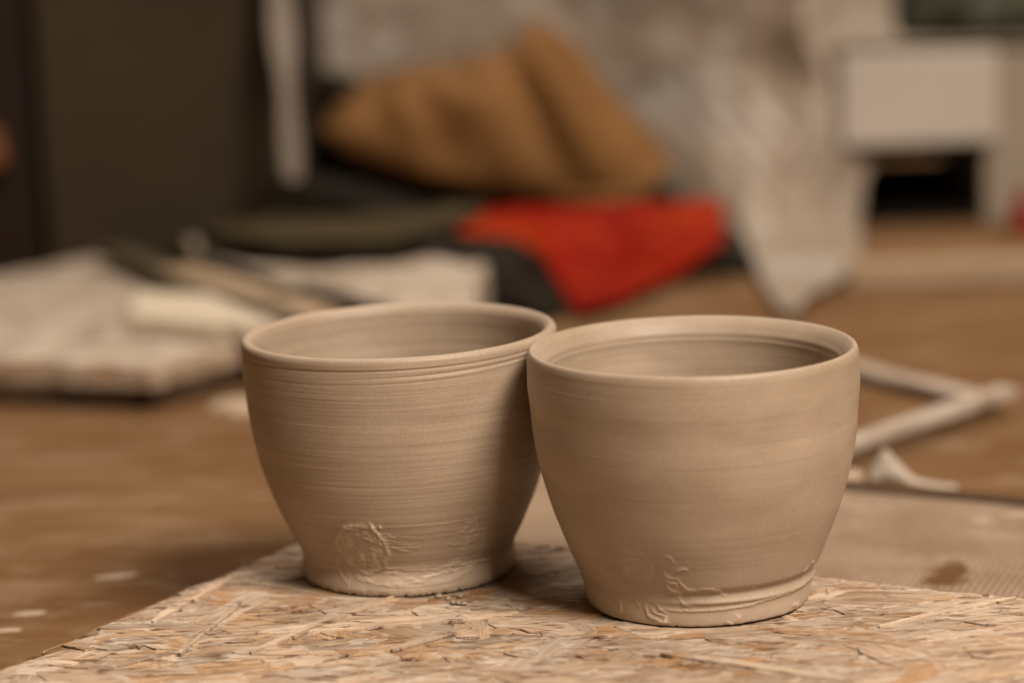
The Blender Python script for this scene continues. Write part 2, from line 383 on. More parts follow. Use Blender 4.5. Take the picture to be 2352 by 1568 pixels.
    for nm, a_, b_ in (('foot', 0, kf), ('body', kf, kr), ('rim', kr, ke), ('inside', ke, nr-1)):
        Vs = V[a_:b_+1]; me = grid_mesh(nm, Vs, wrap_u=True)
        at_ = me.attributes.new('dry_lit', 'FLOAT', 'POINT'); at_.data.foreach_set('value', dry_lit[a_:b_+1].reshape(-1).astype(np.float32))
        me.normals_split_custom_set_from_vertices(NN[a_:b_+1].reshape(-1, 3).tolist())
        link(nm, me, root, [mat])
    return root

bR = at(1604, 1367, BOARD_TOP); bL = at(941, 1302, BOARD_TOP)
d = (bL - bR).to_2d(); gap = 0.0970
if d.length < gap: bL = Vector((bL.x, bR.y + math.sqrt(gap*gap - d.x*d.x), bL.z))
print('bowls', bR, bL, d.length)

def cr(cx, cy): return (516.8 + cx*0.4760, 660.3 + cy*0.4760)       # notes taken from an enlarged view
sL = []
def addL(pts, w=0.00035, a=0.00028): sL.append(([(510+0.0+ (1200-1200) + (x*0.4252+1200)*0.5742-510, (y*0.4252+2000)*0.5742) for x, y in pts], w, a))
addL([(655,215),(675,245),(695,262)], .00075, .0007); addL([(742,235),(765,268)], .0005, .0005)
addL([(705,272),(735,300),(745,340),(742,395),(775,420)], .00045, .0004)
for p in ([(750,310),(800,318),(850,332)], [(760,330),(860,345),(935,338)], [(940,345),(1045,340)], [(750,355),(880,385),(1025,400)],
          [(770,395),(900,410),(1040,418),(1105,405)], [(780,425),(900,450),(1010,470)], [(850,440),(1000,440),(1120,440)], [(880,462),(960,475),(1040,470)],
          [(600,312),(660,335),(735,370)], [(590,335),(650,360),(725,385)], [(610,300),(680,325)]): addL(p, .00028, .00026)
for p in ([(1555,205),(1600,215),(1665,165)], [(1500,300),(1530,290),(1560,255),(1590,230)], [(1480,345),(1500,330)], [(1590,330),(1580,370),(1560,415),(1590,380),(1640,385)],
          [(1380,410),(1450,415),(1540,405)], [(1360,440),(1400,420)], [(1560,420),(1530,450),(1515,500),(1530,530)], [(1850,320),(1900,310),(1935,300)],
          [(1660,190),(1650,260),(1600,300)], [(1430,560),(1500,540),(1530,520)]): addL(p, .0003, .00028)
addL([(1870,480),(1860,515),(1780,545),(1640,575),(1500,600),(1400,610)], .0004, .0004)
addL([(1860,525),(1700,575),(1560,625),(1450,655),(1300,690),(1180,720),(1110,760)], .0004, .00042)
addL([(100,520),(220,580),(340,620)], .0005, .00035); addL([(110,560),(230,610),(350,645)], .0005, .0003)
addL([(1380,605),(1450,590),(1520,570)], .0006, .0006); addL([(1390,640),(1440,650)], .0006, .0005)
addL([(740,620),(900,640),(1100,650),(1300,640),(1400,610)], .0004, .00022)
addL([(700,640),(850,680),(1000,700)], .0003, .00018)
addL([(345,520),(360,590),(370,660),(410,730),(450,800)], .0006, .00055)
addL([(455,690),(465,760),(450,800)], .0004, .0003)
addL([(1465,650),(1475,720),(1480,780),(1500,820)], .0005, .0006)
addL([(1920,500),(1915,590),(1915,670)], .0006, .0005)
addL([(1000,745),(1060,735),(1120,760)], .0004, .0003); addL([(880,790),(940,780),(930,830)], .0005, .0003); addL([(1040,770),(1160,760),(1260,700)], .0005, .0003)
addL([(620,740),(650,760),(700,740)], .0006, .0003)
addL([(680,480),(720,510),(700,545),(600,570)], .0004, .0002)
addL([(412,588),(445,606)], .0005, .0006); addL([(500,595),(530,600)], .0005, .0005)
patL = [(830,1262,54,60,868,1218,0.00028,'radial'), (1085,1260,26,48,1092,1220,0.00010,'net'), (950,1322,150,22,950,1322,0.00016,'net')]
sR = []
def addR(pts, w=0.0004, a=0.00028): sR.append(([((x*0.46769+2300)*0.5742, (y*0.46769+2050)*0.5742) for x, y in pts], w, a))
for p, w, a in (([(760,380),(820,385),(840,430)], .0006, .0003), ([(860,500),(910,480),(965,495)], .0006, .0005), ([(760,520),(800,560),(850,560)], .0006, .0004),
    ([(765,570),(820,600),(860,610),(870,640)], .0006, .0004), ([(860,560),(920,630),(960,665),(1040,670)], .0007, .00045), ([(780,620),(820,670),(880,690),(930,680)], .0008, .0006),
    ([(960,670),(1040,680),(1110,650),(1190,665),(1260,705),(1310,720)], .0006, .00042), ([(1180,650),(1230,670),(1290,715)], .0005, .0003),
    ([(880,720),(930,780),(1000,800)], .0009, .0004), ([(1500,700),(1530,650),(1520,630)], .0006, .0003),
    ([(385,740),(400,800),(395,860)], .0007, .0005), ([(520,760),(560,800)], .0005, .0003), ([(600,790),(620,860),(660,900),(720,930),(780,930)], .0008, .0007),
    ([(780,900),(770,930),(740,940)], .0009, .0010), ([(650,820),(700,860),(780,890)], .0006, .0005), ([(690,780),(740,830),(790,860)], .0006, .0004),
    ([(740,820),(900,835),(1100,835),(1300,815),(1500,780),(1700,720),(1850,670),(1960,610)], .0007, .0006),
    ([(1370,880),(1400,900),(1360,930)], .0010, .0006), ([(1850,790),(1900,780),(1890,820)], .0010, .0007), ([(1290,930),(1350,960),(1500,960)], .0006, .0004),
    ([(1990,450),(1975,480),(1950,500)], .0006, .0005), ([(2010,580),(2000,640)], .0006, .0005), ([(2025,410),(2030,425)], .0007, .0008)): addR(p, w, a)
patR = [(1460,1300,30,40,1460,1310,0.00008,'net')]

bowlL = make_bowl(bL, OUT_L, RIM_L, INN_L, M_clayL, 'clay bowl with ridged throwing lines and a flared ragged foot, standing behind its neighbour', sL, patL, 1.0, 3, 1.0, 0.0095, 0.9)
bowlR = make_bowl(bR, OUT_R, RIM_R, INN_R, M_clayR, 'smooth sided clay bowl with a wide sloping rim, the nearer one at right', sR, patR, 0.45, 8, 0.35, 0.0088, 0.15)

# ------------------------------------------------------------------ strand board
ca = at(792, 1190, BOARD_TOP); cb = at(2352, 1366, BOARD_TOP); cc = at(0, 1528, BOARD_TOP)
eu = (cb - ca).normalized(); ev = (cc - ca).normalized()
print('board angle', math.degrees(eu.angle(ev)))
LU, LV = 0.42, 0.42
def edge_wob(s, k): return 0.0016*float(mnoise.noise(Vector((s*60, k*7.3, 0)))) + 0.0007*float(mnoise.noise(Vector((s*300, k*3.1, 5))))
def board_uv(u, v):  # u, v metres from the far left corner
    return ca + eu*u + ev*v
def make_strands(n, lmin, lmax, wmin, wmax, zlo, zhi, tilt, seed, V, F, UVs, C, spread=0.35, dark=0.05):
    r = random.Random(seed)
    pal = [((0.50,0.375,0.27),4),((0.46,0.335,0.23),4),((0.45,0.30,0.18),2),((0.56,0.445,0.34),4),((0.40,0.305,0.225),2.6),((0.42,0.25,0.125),.5),((0.30,0.17,0.08),dark*8)]
    tot = sum(w for _, w in pal)
    for i in range(n):
        u = r.uniform(0, LU); v = r.uniform(0, LV)
        if v > 0.30 and r.random() < 0.5: continue
        L = lmin + (lmax-lmin)*r.random()**2.2; Wd = min(L*0.45, wmin + (wmax-wmin)*r.random()**1.8)
        a = r.gauss(0.08, spread) if r.random() < 0.72 else r.uniform(-1.57, 1.57)
        # keep inside the board
        cx, sx = math.cos(a), math.sin(a)
        c0 = board_uv(u, v); ax = Vector((cx, sx, 0)); ay = Vector((-sx, cx, 0))
        z = BOARD_TOP - r.uniform(zlo, zhi); t1 = r.gauss(0, tilt); t2 = r.gauss(0, tilt*2); bend = 0.0
        k = r.random()*tot
        for col, w in pal:
            k -= w
            if k <= 0: break
        g = r.uniform(0.82, 1.12); col = tuple(min(1, x*g) for x in col)
        ns = max(4, int(L/0.0035)); base = len(V); uo = r.random()*5; vo = r.random()*5
        e1 = r.uniform(0.1, 1.0); e2 = r.uniform(0.1, 1.0); skew = r.uniform(-0.8, 0.8); curve = r.gauss(0, 0.05)*L
        pts = []
        for s in range(ns+1):
            f = s/ns; x = (f-0.5)*L
            tp = min(1, f*6+ (1-e1)*0.8)*min(1, (1-f)*6 + (1-e2)*0.8)
            w2 = Wd*0.5*tp*(1+0.12*r.uniform(-1, 1)); cy = curve*math.sin(f*3.14) + skew*Wd*0.15*(f-.5)
            for yy in (cy - w2, cy + w2*r.uniform(.85, 1.0)):
                xx = x + skew*yy*0.7*(1 if s in (0, ns) else 0) + (r.uniform(-1, 1)*0.0012 if s in (0, ns) else 0)
                p = c0 + ax*xx + ay*yy
                zz = z + t1*xx + t2*yy - bend*0.5*(xx*xx) 
                # local board coordinates for clipping
                dd = p - ca; det = eu.x*ev.y - eu.y*ev.x
                uu = (dd.x*ev.y - dd.y*ev.x)/det; vv = (eu.x*dd.y - eu.y*dd.x)/det
                m1 = edge_wob(vv, 1) - 0.0004; m2 = edge_wob(uu, 2) - 0.0004
                uu = max(uu, m1); vv = max(vv, m2)
                p = board_uv(uu, vv); zz = min(zz, BOARD_TOP + 0.0007)
                ed = min(uu-m1, vv-m2)
                zz -= 0.0015*max(0, 1-ed/0.004)**2
                pts.append((p.x, p.y, zz, xx+uo, yy+vo))
        for q in pts: V.append(q[:3]); UVs.append(q[3:]); C.append(col)
        nb = len(pts)
        for q in pts: V.append((q[0], q[1], q[2]-0.0005)); UVs.append(q[3:]); C.append(tuple(x*0.78 for x in col))
        for s in range(ns):
            b0 = base + 2*s; F.append((b0, b0+2, b0+3, b0+1))
            F.append((b0, b0+nb, b0+2+nb, b0+2)); F.append((b0+1, b0+3, b0+3+nb, b0+1+nb))
        F.append((base, base+1, base+1+nb, base+nb)); e = base+2*ns; F.append((e, e+nb, e+1+nb, e+1))
board = empty('strand_board', ca - Vector((0, 0, 0.012)))
tag(board, 'pale wood strand board with rough chipped edges under the two clay bowls', 'board')
V, F, U, C = [], [], [], []
make_strands(1500, 0.030, 0.085, 0.008, 0.026, 0.0006, 0.0010, 0.002, 1, V, F, U, C, 0.5)
make_strands(1300, 0.020, 0.066, 0.006, 0.028, 0.0001, 0.0007, 0.005, 2, V, F, U, C, 0.30)
make_strands(170, 0.014, 0.050, 0.0012, 0.006, 0.0001, 0.0004, 0.006, 3, V, F, U, C, 0.35, 0.03)
make_strands(260, 0.004, 0.014, 0.0004, 0.0014, -0.0002, 0.0003, 0.012, 4, V, F, U, C, 0.7, 0.06)
# the single long splinters that show on the surface
def one(pa, pb, wd, col, lift=0.0):
    a, b = at(*pa, BOARD_TOP), at(*pb, BOARD_TOP); t = (b-a); L = t.length; t.normalize(); n = Vector((-t.y, t.x, 0))
    base = len(V); ns = 16; uo = random.random()*5
    for lev in (0, 1):
        for k in range(ns+1):
            f_ = k/ns; w_ = wd/2*min(1, f_*5+.25)*min(1, (1-f_)*5+.25)*(1+.12*math.sin(k*1.7))
            for sg in (-1, 1):
                p = a + t*(L*f_) + n*(sg*w_ + 0.0006*math.sin(f_*5))
                V.append((p.x, p.y, BOARD_TOP + 0.0002 + lift - lev*0.0009)); U.append((f_*L+uo, sg*w_+uo)); C.append(tuple(x*(1 if lev == 0 else .7) for x in col))
    nb = 2*(ns+1)
    for k in range(ns):
        q = base+2*k; F.append((q, q+2, q+3, q+1)); F.append((q, q+nb, q+2+nb, q+2)); F.append((q+1, q+3, q+3+nb, q+1+nb))
for a_, b_, w_, c_, l_ in (((575,1500),(900,1370),.0030,(.56,.43,.31),.0003),((590,1452),(1190,1404),.0075,(.70,.55,.41),0),((412,1503),(548,1384),.0024,(.50,.39,.28),.0004),
        ((900,1493),(1085,1437),.0028,(.50,.39,.28),.0003),((2020,1440),(2330,1372),.0022,(.62,.49,.36),.0003),
        ((350,1428),(530,1322),.0035,(.66,.52,.39),.0001),((1520,1500),(1950,1560),.004,(.62,.48,.34),.0002),((960,1395),(1075,1420),.012,(.72,.60,.47),0.0001)):
    one(a_, b_, w_, c_, l_)
me = bpy.data.meshes.new('strand_surface'); me.from_pydata(V, [], F)
uvl = me.uv_layers.new(name='UVMap'); vi = np.empty(len(me.loops), dtype=np.int32); me.loops.foreach_get('vertex_index', vi)
uvl.data.foreach_set('uv', np.array(U, np.float32)[vi].reshape(-1))
ca_ = me.color_attributes.new('strand', 'FLOAT_COLOR', 'POINT')
ca_.data.foreach_set('color', np.concatenate([np.array(C, np.float32), np.ones((len(C), 1), np.float32)], 1).reshape(-1))
me.update(); so = link('strand_surface', me, board, [M_strand]); so.matrix_parent_inverse = Matrix.Translation(-board.location)
# solid core under the strands
M_core = generic('strand_core', [(0.10,0.045,0.015),(0.20,0.10,0.04),(0.34,0.21,0.11)], 90, stretch=(1,3,1), rough=0.9, bstr=0.8, bdist=0.002)
nn = 160; top = []; 
for i in range(nn+1): v_ = LV*(1-i/nn); p = board_uv(edge_wob(v_, 1), v_); top.append(p)
for i in range(1, nn+1): u_ = LU*i/nn; p = board_uv(u_, edge_wob(u_, 2)); top.append(p)
top.append(board_uv(LU, LV))
v = [(p.x, p.y, BOARD_TOP-0.0012) for p in top] + [(p.x, p.y, BOARD_TOP-0.012) for p in top]; n_ = len(top)
f = [tuple(range(n_)), tuple(range(2*n_-1, n_-1, -1))] + [(i, i+n_, (i+1) % n_+n_, (i+1) % n_) for i in range(n_)]
co = link('core', pyd('core', v, f), board, [M_core]); co.matrix_parent_inverse = Matrix.Translation(-board.location)

# ------------------------------------------------------------------ table, sheet
table = empty('work_table', (0.1, 0.2, -0.03)); tag(table, 'worn brown wooden work table under the boards and bowls', 'table')
tp = box('tabletop', (0.1, 0.1, -0.015), (3.0, 2.5, 0.03), M_table, None, bev=0.002); tp.parent = table; tp.matrix_parent_inverse = Matrix.Translation(-table.location)
for sx in (-1.3, 1.5):
    for sy in (-1.05, 1.25):
        l = box('leg', (sx, sy, -0.40), (0.06, 0.06, 0.74), M_table, None); l.parent = table; l.matrix_parent_inverse = Matrix.Translation(-table.location)
box_floor = box('floor', (0, 0.5, -0.80), (8, 8, 0.04), M_wall); tag(box_floor, kind='structure')
wall = box('wall', (0, 2.6, 0.6), (8, 0.06, 3.0), M_wall); tag(wall, kind='structure')

sa = at(1000, 1040, 0.004); sb = at(2420, 1168, 0.004)     # far edge of the pale plywood sheet
su = (sb-sa).normalized(); sv = Vector((su.y, -su.x, 0))
sp = [at(1090, 1050, 0.004), sb + su*0.25, sb + su*0.25 + sv*0.5, at(1090, 2200, 0.004)]
def slab_poly(name, pts, z0, z1, mat, mat_side=None, parent=None, wob=0.0, seed=0, sub=24, zrough=0.0, rnd=0.0):
    """polygon of world points, extruded from z0 to z1, with an uneven outline"""
    out = []
    n = len(pts)
    for i in range(n):
        a, b = Vector(pts[i]).to_2d(), Vector(pts[(i+1) % n]).to_2d()
        t = (b-a); nm = Vector((t.y, -t.x)).normalized()
        for k in range(sub):
            q = a + t*(k/sub); w = wob*mnoise.noise(Vector((q.x*40, q.y*40, seed))) + wob*0.5*mnoise.noise(Vector((q.x*160, q.y*160, seed+3)))
            out.append(q + nm*w)
    m = len(out); c = sum(out, Vector((0, 0)))/m
    rings = []
    levels = [(z0, 1.0), (z0+(z1-z0)*0.5, 1.0), (z1-rnd, 1.0), (z1, 1.0)]
    v = []; fcs = []; mi = []
    for li, (z, s) in enumerate(levels):
        for q in out:
            jit = wob*0.6*mnoise.noise(Vector((q.x*150, q.y*150, z*200+seed)))
            dq = (c-q).normalized()
            p = q + dq*(jit + (rnd if li == 3 else 0)); v.append((p.x, p.y, z))
    for li in range(3):
        for i in range(m):
            j = (i+1) % m; fcs.append((li*m+i, li*m+j, (li+1)*m+j, (li+1)*m+i)); mi.append(1)
    # top as concentric rings so it can undulate
    K = 10; prev = 3*m
    for k in range(1, K):
        s = 1-k/K
        st = len(v)
        for i in range(m):
            q = Vector(v[3*m+i][:2]); p = c + (q-c)*s
            v.append((p.x, p.y, z1 + zrough*mnoise.noise(Vector((p.x*35, p.y*35, seed)))))
        for i in range(m):
            j = (i+1) % m; fcs.append((prev+i, prev+j, st+j, st+i)); mi.append(0)
        prev = st
    v.append((c.x, c.y, z1)); ci = len(v)-1
    for i in range(m): fcs.append((prev+i, prev+(i+1) % m, ci)); mi.append(0)
    fcs.append(tuple(range(m-1, -1, -1))); mi.append(1)
    me = pyd(name, v, fcs); o = link(name, me, parent, [mat, mat_side or mat])
    me.polygons.foreach_set('material_index', np.array(mi, np.int32)); me.update()
    import bmesh
    bm = bmesh.new(); bm.from_mesh(me); bmesh.ops.recalc_face_normals(bm, faces=bm.faces); bm.to_mesh(me); bm.free()
    return o
sheet = slab_poly('plywood_sheet', sp, 0.0005, 0.004, M_sheet, wob=0.0006, sub=40)
tag(sheet, 'pale worn plywood sheet lying between strand board and brown tabletop', 'plywood sheet')
# dark strip whose colour paints the shade in the joint behind the sheet
jp = [sa + Vector((0, .0, 0)) - sv*0.0005, sb + su*0.25 - sv*0.0005, sb + su*0.25 - sv*0.024, sa - sv*0.024]
joint = slab_poly('joint_shade_strip', jp, -0.001, 0.0006, M_joint_shade, parent=None, wob=0.0008, sub=30)
joint.parent = table; joint.matrix_parent_inverse = Matrix.Translation(-table.location)

# stain on the sheet, smears and crumbs
def lump(name, c, rx, ry, h, mat, rz=0.0, seed=0, n=26, rough=0.35):
    v = []; f = []; K = 8
    for k in range(K+1):
        s = k/K; rr = math.sin(s*math.pi/2); zz = math.cos(s*math.pi/2)
        for i in range(n):
            a = 2*math.pi*i/n; w = 1 + rough*mnoise.noise(Vector((math.cos(a)*1.5, math.sin(a)*1.5, seed))) + rough*.4*mnoise.noise(Vector((math.cos(a)*5, math.sin(a)*5, seed)))
            v.append((rx*rr*w*math.cos(a), ry*rr*w*math.sin(a), h*zz*(1+rough*mnoise.noise(Vector((rr*3*math.cos(a), rr*3*math.sin(a), seed+2))))))
    for k in range(K):
        for i in range(n): f.append((k*n+i, (k+1)*n+i, (k+1)*n+(i+1) % n, k*n+(i+1) % n))
    f.append(tuple(range(K*n, K*n+n))[::-1])
    o = link(name, pyd(name, v, f, True), None, [mat]); o.location = c; o.rotation_euler = (0, 0, rz); return o
def on(px, py, z): return at(px, py, z)
for px, py, rx, ry, rz, z, lab in ((268,1322,.0072,.0040,.25,0.0,'thin pale clay smear on the brown tabletop left of the board'),
        (72,1408,.0055,.0034,.1,0.0,'small pale clay smear on tabletop at the left edge'),
        (15,1447,.0060,.0030,.1,0.0,'faint pale clay smear nearest the left board edge'),
        (2250,1195,.0048,.0026,.05,0.004,'small whitish clay fleck on the pale plywood sheet'),
        (2345,1182,.0080,.0040,-.3,0.004,'pale clay dab on plywood sheet at the right edge')):
    o = lump('clay_smear', on(px, py, z), rx, ry*0.62, 0.0005, M_smear, rz, px*.01); tag(o, lab, 'clay smear', 'flecks of dried clay around the board')
for px, py, r_ in ((1962,1085,.0045),(540,915,.011),(1985,1098,.004)):
    pass
cr1 = lump('clay_crumb', on(1950, 1098, 0.0), .006, .004, .003, M_smear, 0, 2.2); tag(cr1, 'small rounded clay crumb beside the standing white shard', 'clay crumb')
cr2 = lump('clay_scrap', on(545, 935, 0.0), .013, .016, .003, M_smear, 0.5, 6.2); tag(cr2, 'flat clay scrap behind the left bowl and pale slab', 'clay scrap')

for k, (x, y) in enumerate([(1310,905),(1440,962),(1485,968),(1542,972),(1508,900),(1395,925)]):
    p = at((x*0.4252+1200)*0.5742, (y*0.4252+2000)*0.5742, BOARD_TOP+0.0002)
    o = lump('clay_crumb', p, .0013, .0010, .0009, M_clayL, k, k*3.3, n=14); tag(o, 'tiny clay crumb on the strand board in front of the left bowl', 'clay crumb', 'tiny clay crumbs before the left bowl')
# standing shard: a thin curled triangle
def shard():
    b0 = on(1998, 1108, 0.0); b1 = on(2200, 1122, 0.0); pk = 0.0125
    v = []; n = 22
    for i in range(n+1):
        t = i/n; p = b0.lerp(b1, t)
        prof_ = np.interp(t, [0, .1, .2, .3, .42, .52, .75, 1.0], [.12, .60, 1.0, .72, .40, .14, .08, .03])
        h = pk*float(prof_); off = 0.0015*math.sin(t*6)
        for s in (0, .33, .66, 1):
            v.append((p.x, p.y + off + 0.006*s*s*0.6, 0.0002 + h*s))
        for s in (1, .66, .33, 0):
            v.append((p.x, p.y + off + 0.006*s*s*0.6 + 0.0012 + 0.003*(1-s), 0.0002 + h*s))
    f = []
    for i in range(n):
        for k in range(8): f.append((i*8+k, i*8+(k+1) % 8, (i+1)*8+(k+1) % 8, (i+1)*8+k))
    f.append(tuple(range(7, -1, -1))); f.append(tuple(n*8+k for k in range(8)))
    return link('clay_shard', pyd('clay_shard', v, f, True), None, [M_shard])
o = shard(); tag(o, 'white triangular clay shard standing up behind the plywood sheet', 'clay shard')

# ------------------------------------------------------------------ wooden frame at right
fr = empty('wooden_frame', on(2100, 940, 0.0)); tag(fr, 'whitened wooden frame with two crossed bars lying behind the right bowl', 'wooden frame')
def flat_bar(p, q, w, z0, z1, name='bar'):
    a, b = at(*p, z1), at(*q, z1); t = (b-a).normalized(); n = Vector((-t.y, t.x, 0))*w/2
    o = slab_poly(name, [a-n, b-n, b+n, a+n], z0, z1, M_bar, wob=0.0012, sub=30, rnd=0.001, seed=p[0]*.1)
    o.parent = fr; o.matrix_parent_inverse = Matrix.Translation(-fr.location); return o
flat_bar((1860, 812), (2240, 903), 0.0115, 0.0030, 0.0066)
flat_bar((1870, 1034), (2318, 884), 0.0095, 0.0068, 0.0108)
flat_bar((1885, 790), (1885, 1075), 0.0095, 0.0030, 0.0066)
for p in ((2245, 905), (1905, 1026)): flat_bar(p, (p[0]+26, p[1]-9), 0.006, 0.0004, 0.0067, 'spacer')

# ------------------------------------------------------------------ left stack of slabs
ZS = 0.022
trayp = [on(-260, 980, 0), on(300, 985, 0), on(700, 880, 0), on(620, 760, 0), on(-260, 720, 0)]
def pl(lst, z): return [at(x, y, z) for x, y in lst]
M_under = generic('slab_shade_brown', [(0.045,0.024,0.011),(0.075,0.040,0.018)], 30, rough=0.85)
tray = slab_poly('shade_block', pl([(-300,872),(320,888),(470,860),(640,800),(720,750),(500,640),(-300,700)], 0.0105), 0.0005, 0.0105, M_under, M_under, wob=0.0012)  # block carries the slab; its dark colour stands for the shadow band below
tag(tray, 'dark brown block standing in for the shade under the pale crumbly slab at left', 'block')
slab1 = slab_poly('plaster_slab', pl([(-300,828),(0,828),(350,845),(450,815),(640,765),(700,720),(420,612),(220,586),(-300,690)], 0.0205), 0.0107, 0.0205, M_slab, M_slab_edge, wob=0.0016, zrough=0.002, rnd=0.0025)
tag(slab1, 'pale crumbly slab with rough brown flecked edge at the left', 'slab')
sponge = slab_poly('cream_sponge', pl([(292,722),(560,745),(650,750),(600,712),(490,674),(312,668)], 0.030), 0.0208, 0.0305, M_cream, wob=0.002, rnd=0.002)
tag(sponge, 'cream coloured sponge block lying on the pale slab', 'sponge')
slab2 = slab_poly('plaster_board', pl([(440,585),(830,680),(900,705),(1095,700),(1110,620),(1130,545),(430,545)], 0.026), 0.0005, 0.026, M_slab, M_slab, wob=0.003, zrough=0.003, rnd=0.002)
tag(slab2, 'pale panel behind the left bowl under the dark olive board', 'plaster board')
def strip(name, p, q, w, z, th, mat, lab, cat, group=None):
    a, b = at(*p, z), at(*q, z); t = (b-a).normalized(); s = Vector((-t.y, t.x, 0))*w/2
    o = slab_poly(name, [a-s, b-s, b+s, a+s], z-th, z, mat, wob=0.0015); tag(o, lab, cat, group); return o
strip('dark_strip', (255,566), (665,730), 0.015, 0.031, 0.005, M_green, 'dark green strip lying diagonally along the pale slab edge', 'strip')
strip('dark_batten', (395,580), (850,700), 0.011, 0.032, 0.005, M_black, 'thin dark batten lying diagonally on the pale panel', 'batten')
strip('grey_strip', (400,612), (740,712), 0.022, 0.032, 0.005, M_batten, 'grey brown strip between dark strip and thin dark batten', 'strip')
knob = lump('clay_pellet', at(668, 655, 0.036), .010, .010, .008, M_grey, 0, 1.0); tag(knob, 'small beige clay pellet between the dark strips', 'clay pellet')
dk = slab_poly('olive_board', pl([(455,532),(640,556),(900,552),(1040,515),(1130,470),(740,468)], 0.040), 0.030, 0.040, M_olive, M_black, wob=0.002, rnd=0.001)
tag(dk, 'flat dark olive board with black edge lying on the pale panel', 'board')

# pillow-like crumpled things ------------------------------------------------
def depth(px, py, Y, z=0.004):
    return min(Y, at(px, py, z).y - 0.002) if ray(px, py).z < 0 else Y
def crumple(name, outline, Y, thick, mat, label, cat, seed=0, amp=0.012, fs=9.0, lean=0.0, ny=26, na=150, ridges=True, z0=0.004, creases=()):
    """closed crumpled shell whose outline (seen from the front) is given; stands at distance Y"""
    P = [aty(x, y, depth(x, y, Y, z0)) for x, y in outline]; c = sum(P, Vector((0, 0, 0)))/len(P)
    per = [0.0]
    for i in range(len(P)): per.append(per[-1] + (P[(i+1) % len(P)]-P[i]).length)
    B = []
    for k in range(na):
        s = per[-1]*k/na; i = max(j for j in range(len(P)) if per[j] <= s+1e-9); t = (s-per[i])/(per[i+1]-per[i])
        B.append(P[i].lerp(P[(i+1) % len(P)], t))
    Pg = np.zeros((2*ny+1, na, 3)); CR = [(aty(*a_, Y), aty(*b_, Y), w_, h_) for a_, b_, w_, h_ in creases]
    for side in (0, 1):
        for j in range(ny+1):
            r_ = j/ny
            for k in range(na):
                q = c.lerp(B[k], r_)
                bul = thick*math.sqrt(max(0, 1-r_**2.4))
                w = 0
                if ridges:
                    x, z = q.x*fs, q.z*fs
                    n1 = mnoise.noise(Vector((x, z*1.3, seed))); n2 = mnoise.noise(Vector((x*2.3+4, z*2.1, seed+5)))
                    w = amp*(1-2*abs(n1)*1.6) + amp*0.45*(1-2*abs(n2)*1.5)
                    w *= (1-r_**6)
                if side == 0:
                    for a_, b_, w_, h_ in CR:
                        dx, dz = b_.x-a_.x, b_.z-a_.z; tt = max(0, min(1, ((q.x-a_.x)*dx+(q.z-a_.z)*dz)/(dx*dx+dz*dz)))
                        w += 0.62*h_*math.exp(-(((q.x-a_.x-tt*dx)**2+(q.z-a_.z-tt*dz)**2)**.5/w_)**1.5)*(1-r_**8)
                y = (-bul - w if side == 0 else bul*0.6) + lean*(q.z - c.z)
                row = j if side == 0 else 2*ny - j
                Pg[row, k] = (q.x, q.y + y, max(q.z, 0.0015))
    o = link(name, grid_mesh(name, Pg, wrap_u=True), None, [mat]); tag(o, label, cat); return o

crumple('black_sack', [(688,150),(800,170),(1000,300),(1300,300),(1560,420),(1680,470),(1730,550),(1760,622),(1600,610),(1400,560),(1100,480),(740,485),(690,440)], DY(0.85), 0.02, M_black,
        'black sack slumped behind the brown paper bag, its right end filling a shadowed gap', 'sack', 3, 0.008)  # right end of the sack stands in for shade beside the red plastic
def folded(name, top, bot, mat, label, cat, Yt, Yb, seed, bulge=0.0, ks=1.0, zmin=0.006, fine=1.0):
    nu, nv = 110, 60; G = np.zeros((nv, nu, 3)); ts = np.linspace(0, 1, len(top)); tb_ = np.linspace(0, 1, len(bot))
    for i in range(nu):
        t = i/(nu-1)
        tx, ty = np.interp(t, ts, [p[0] for p in top]), np.interp(t, ts, [p[1] for p in top])
        bx, by = np.interp(t, tb_, [p[0] for p in bot]), np.interp(t, tb_, [p[1] for p in bot])
        for j in range(nv):
            f_ = j/(nv-1); x, y = tx+(bx-tx)*f_, ty+(by-ty)*f_
            p = aty(x, y, depth(x, y, Yt+(Yb-Yt)*f_, zmin)); e = math.sin(f_*math.pi)*math.sin(t*math.pi)
            w = ks*(0.010*math.sin(t*9+f_*2.2+seed)*e + 0.010*mnoise.noise(Vector((p.x*22, f_*2, seed)))*e) + fine*0.004*mnoise.noise(Vector((p.x*60, f_*5, seed))) + bulge*math.sqrt(max(0, e)) + (0.026*(1-2.2*abs(mnoise.noise(Vector((p.x*19+p.z*12, p.z*9-p.x*5, seed)))))*e if bulge else 0)
            G[j, i] = (p.x, p.y - abs(w), p.z + w*0.4)
    o = link(name, grid_mesh(name, G), None, [mat]); tag(o, label, cat)
    so_ = o.modifiers.new('thickness', 'SOLIDIFY'); so_.thickness = 0.0015; return o
folded('paper_bag', [(740,285),(855,180),(960,160),(1060,150),(1160,118),(1245,50),(1320,110),(1400,215),(1470,290),(1532,352)], [(746,300),(790,345),(860,378),(960,405),(1080,428),(1200,448),(1310,463),(1400,464),(1480,452),(1536,392)],
       M_paper, 'crumpled brown paper bag with a pointed top', 'paper bag', DY(0.80), DY(0.74), 12.3, 0.028, 0.45, 0.03, 0.6)
folded('red_plastic', [(940,512),(1100,488),(1280,474),(1470,468),(1660,462)], [(955,528),(1150,548),(1250,590),(1325,718),(1430,690),(1540,640),(1665,560)],
       M_red, 'folded bright red orange plastic under the brown bag', 'plastic wrap', DY(0.66), DY(0.60), 5, ks=1.7)
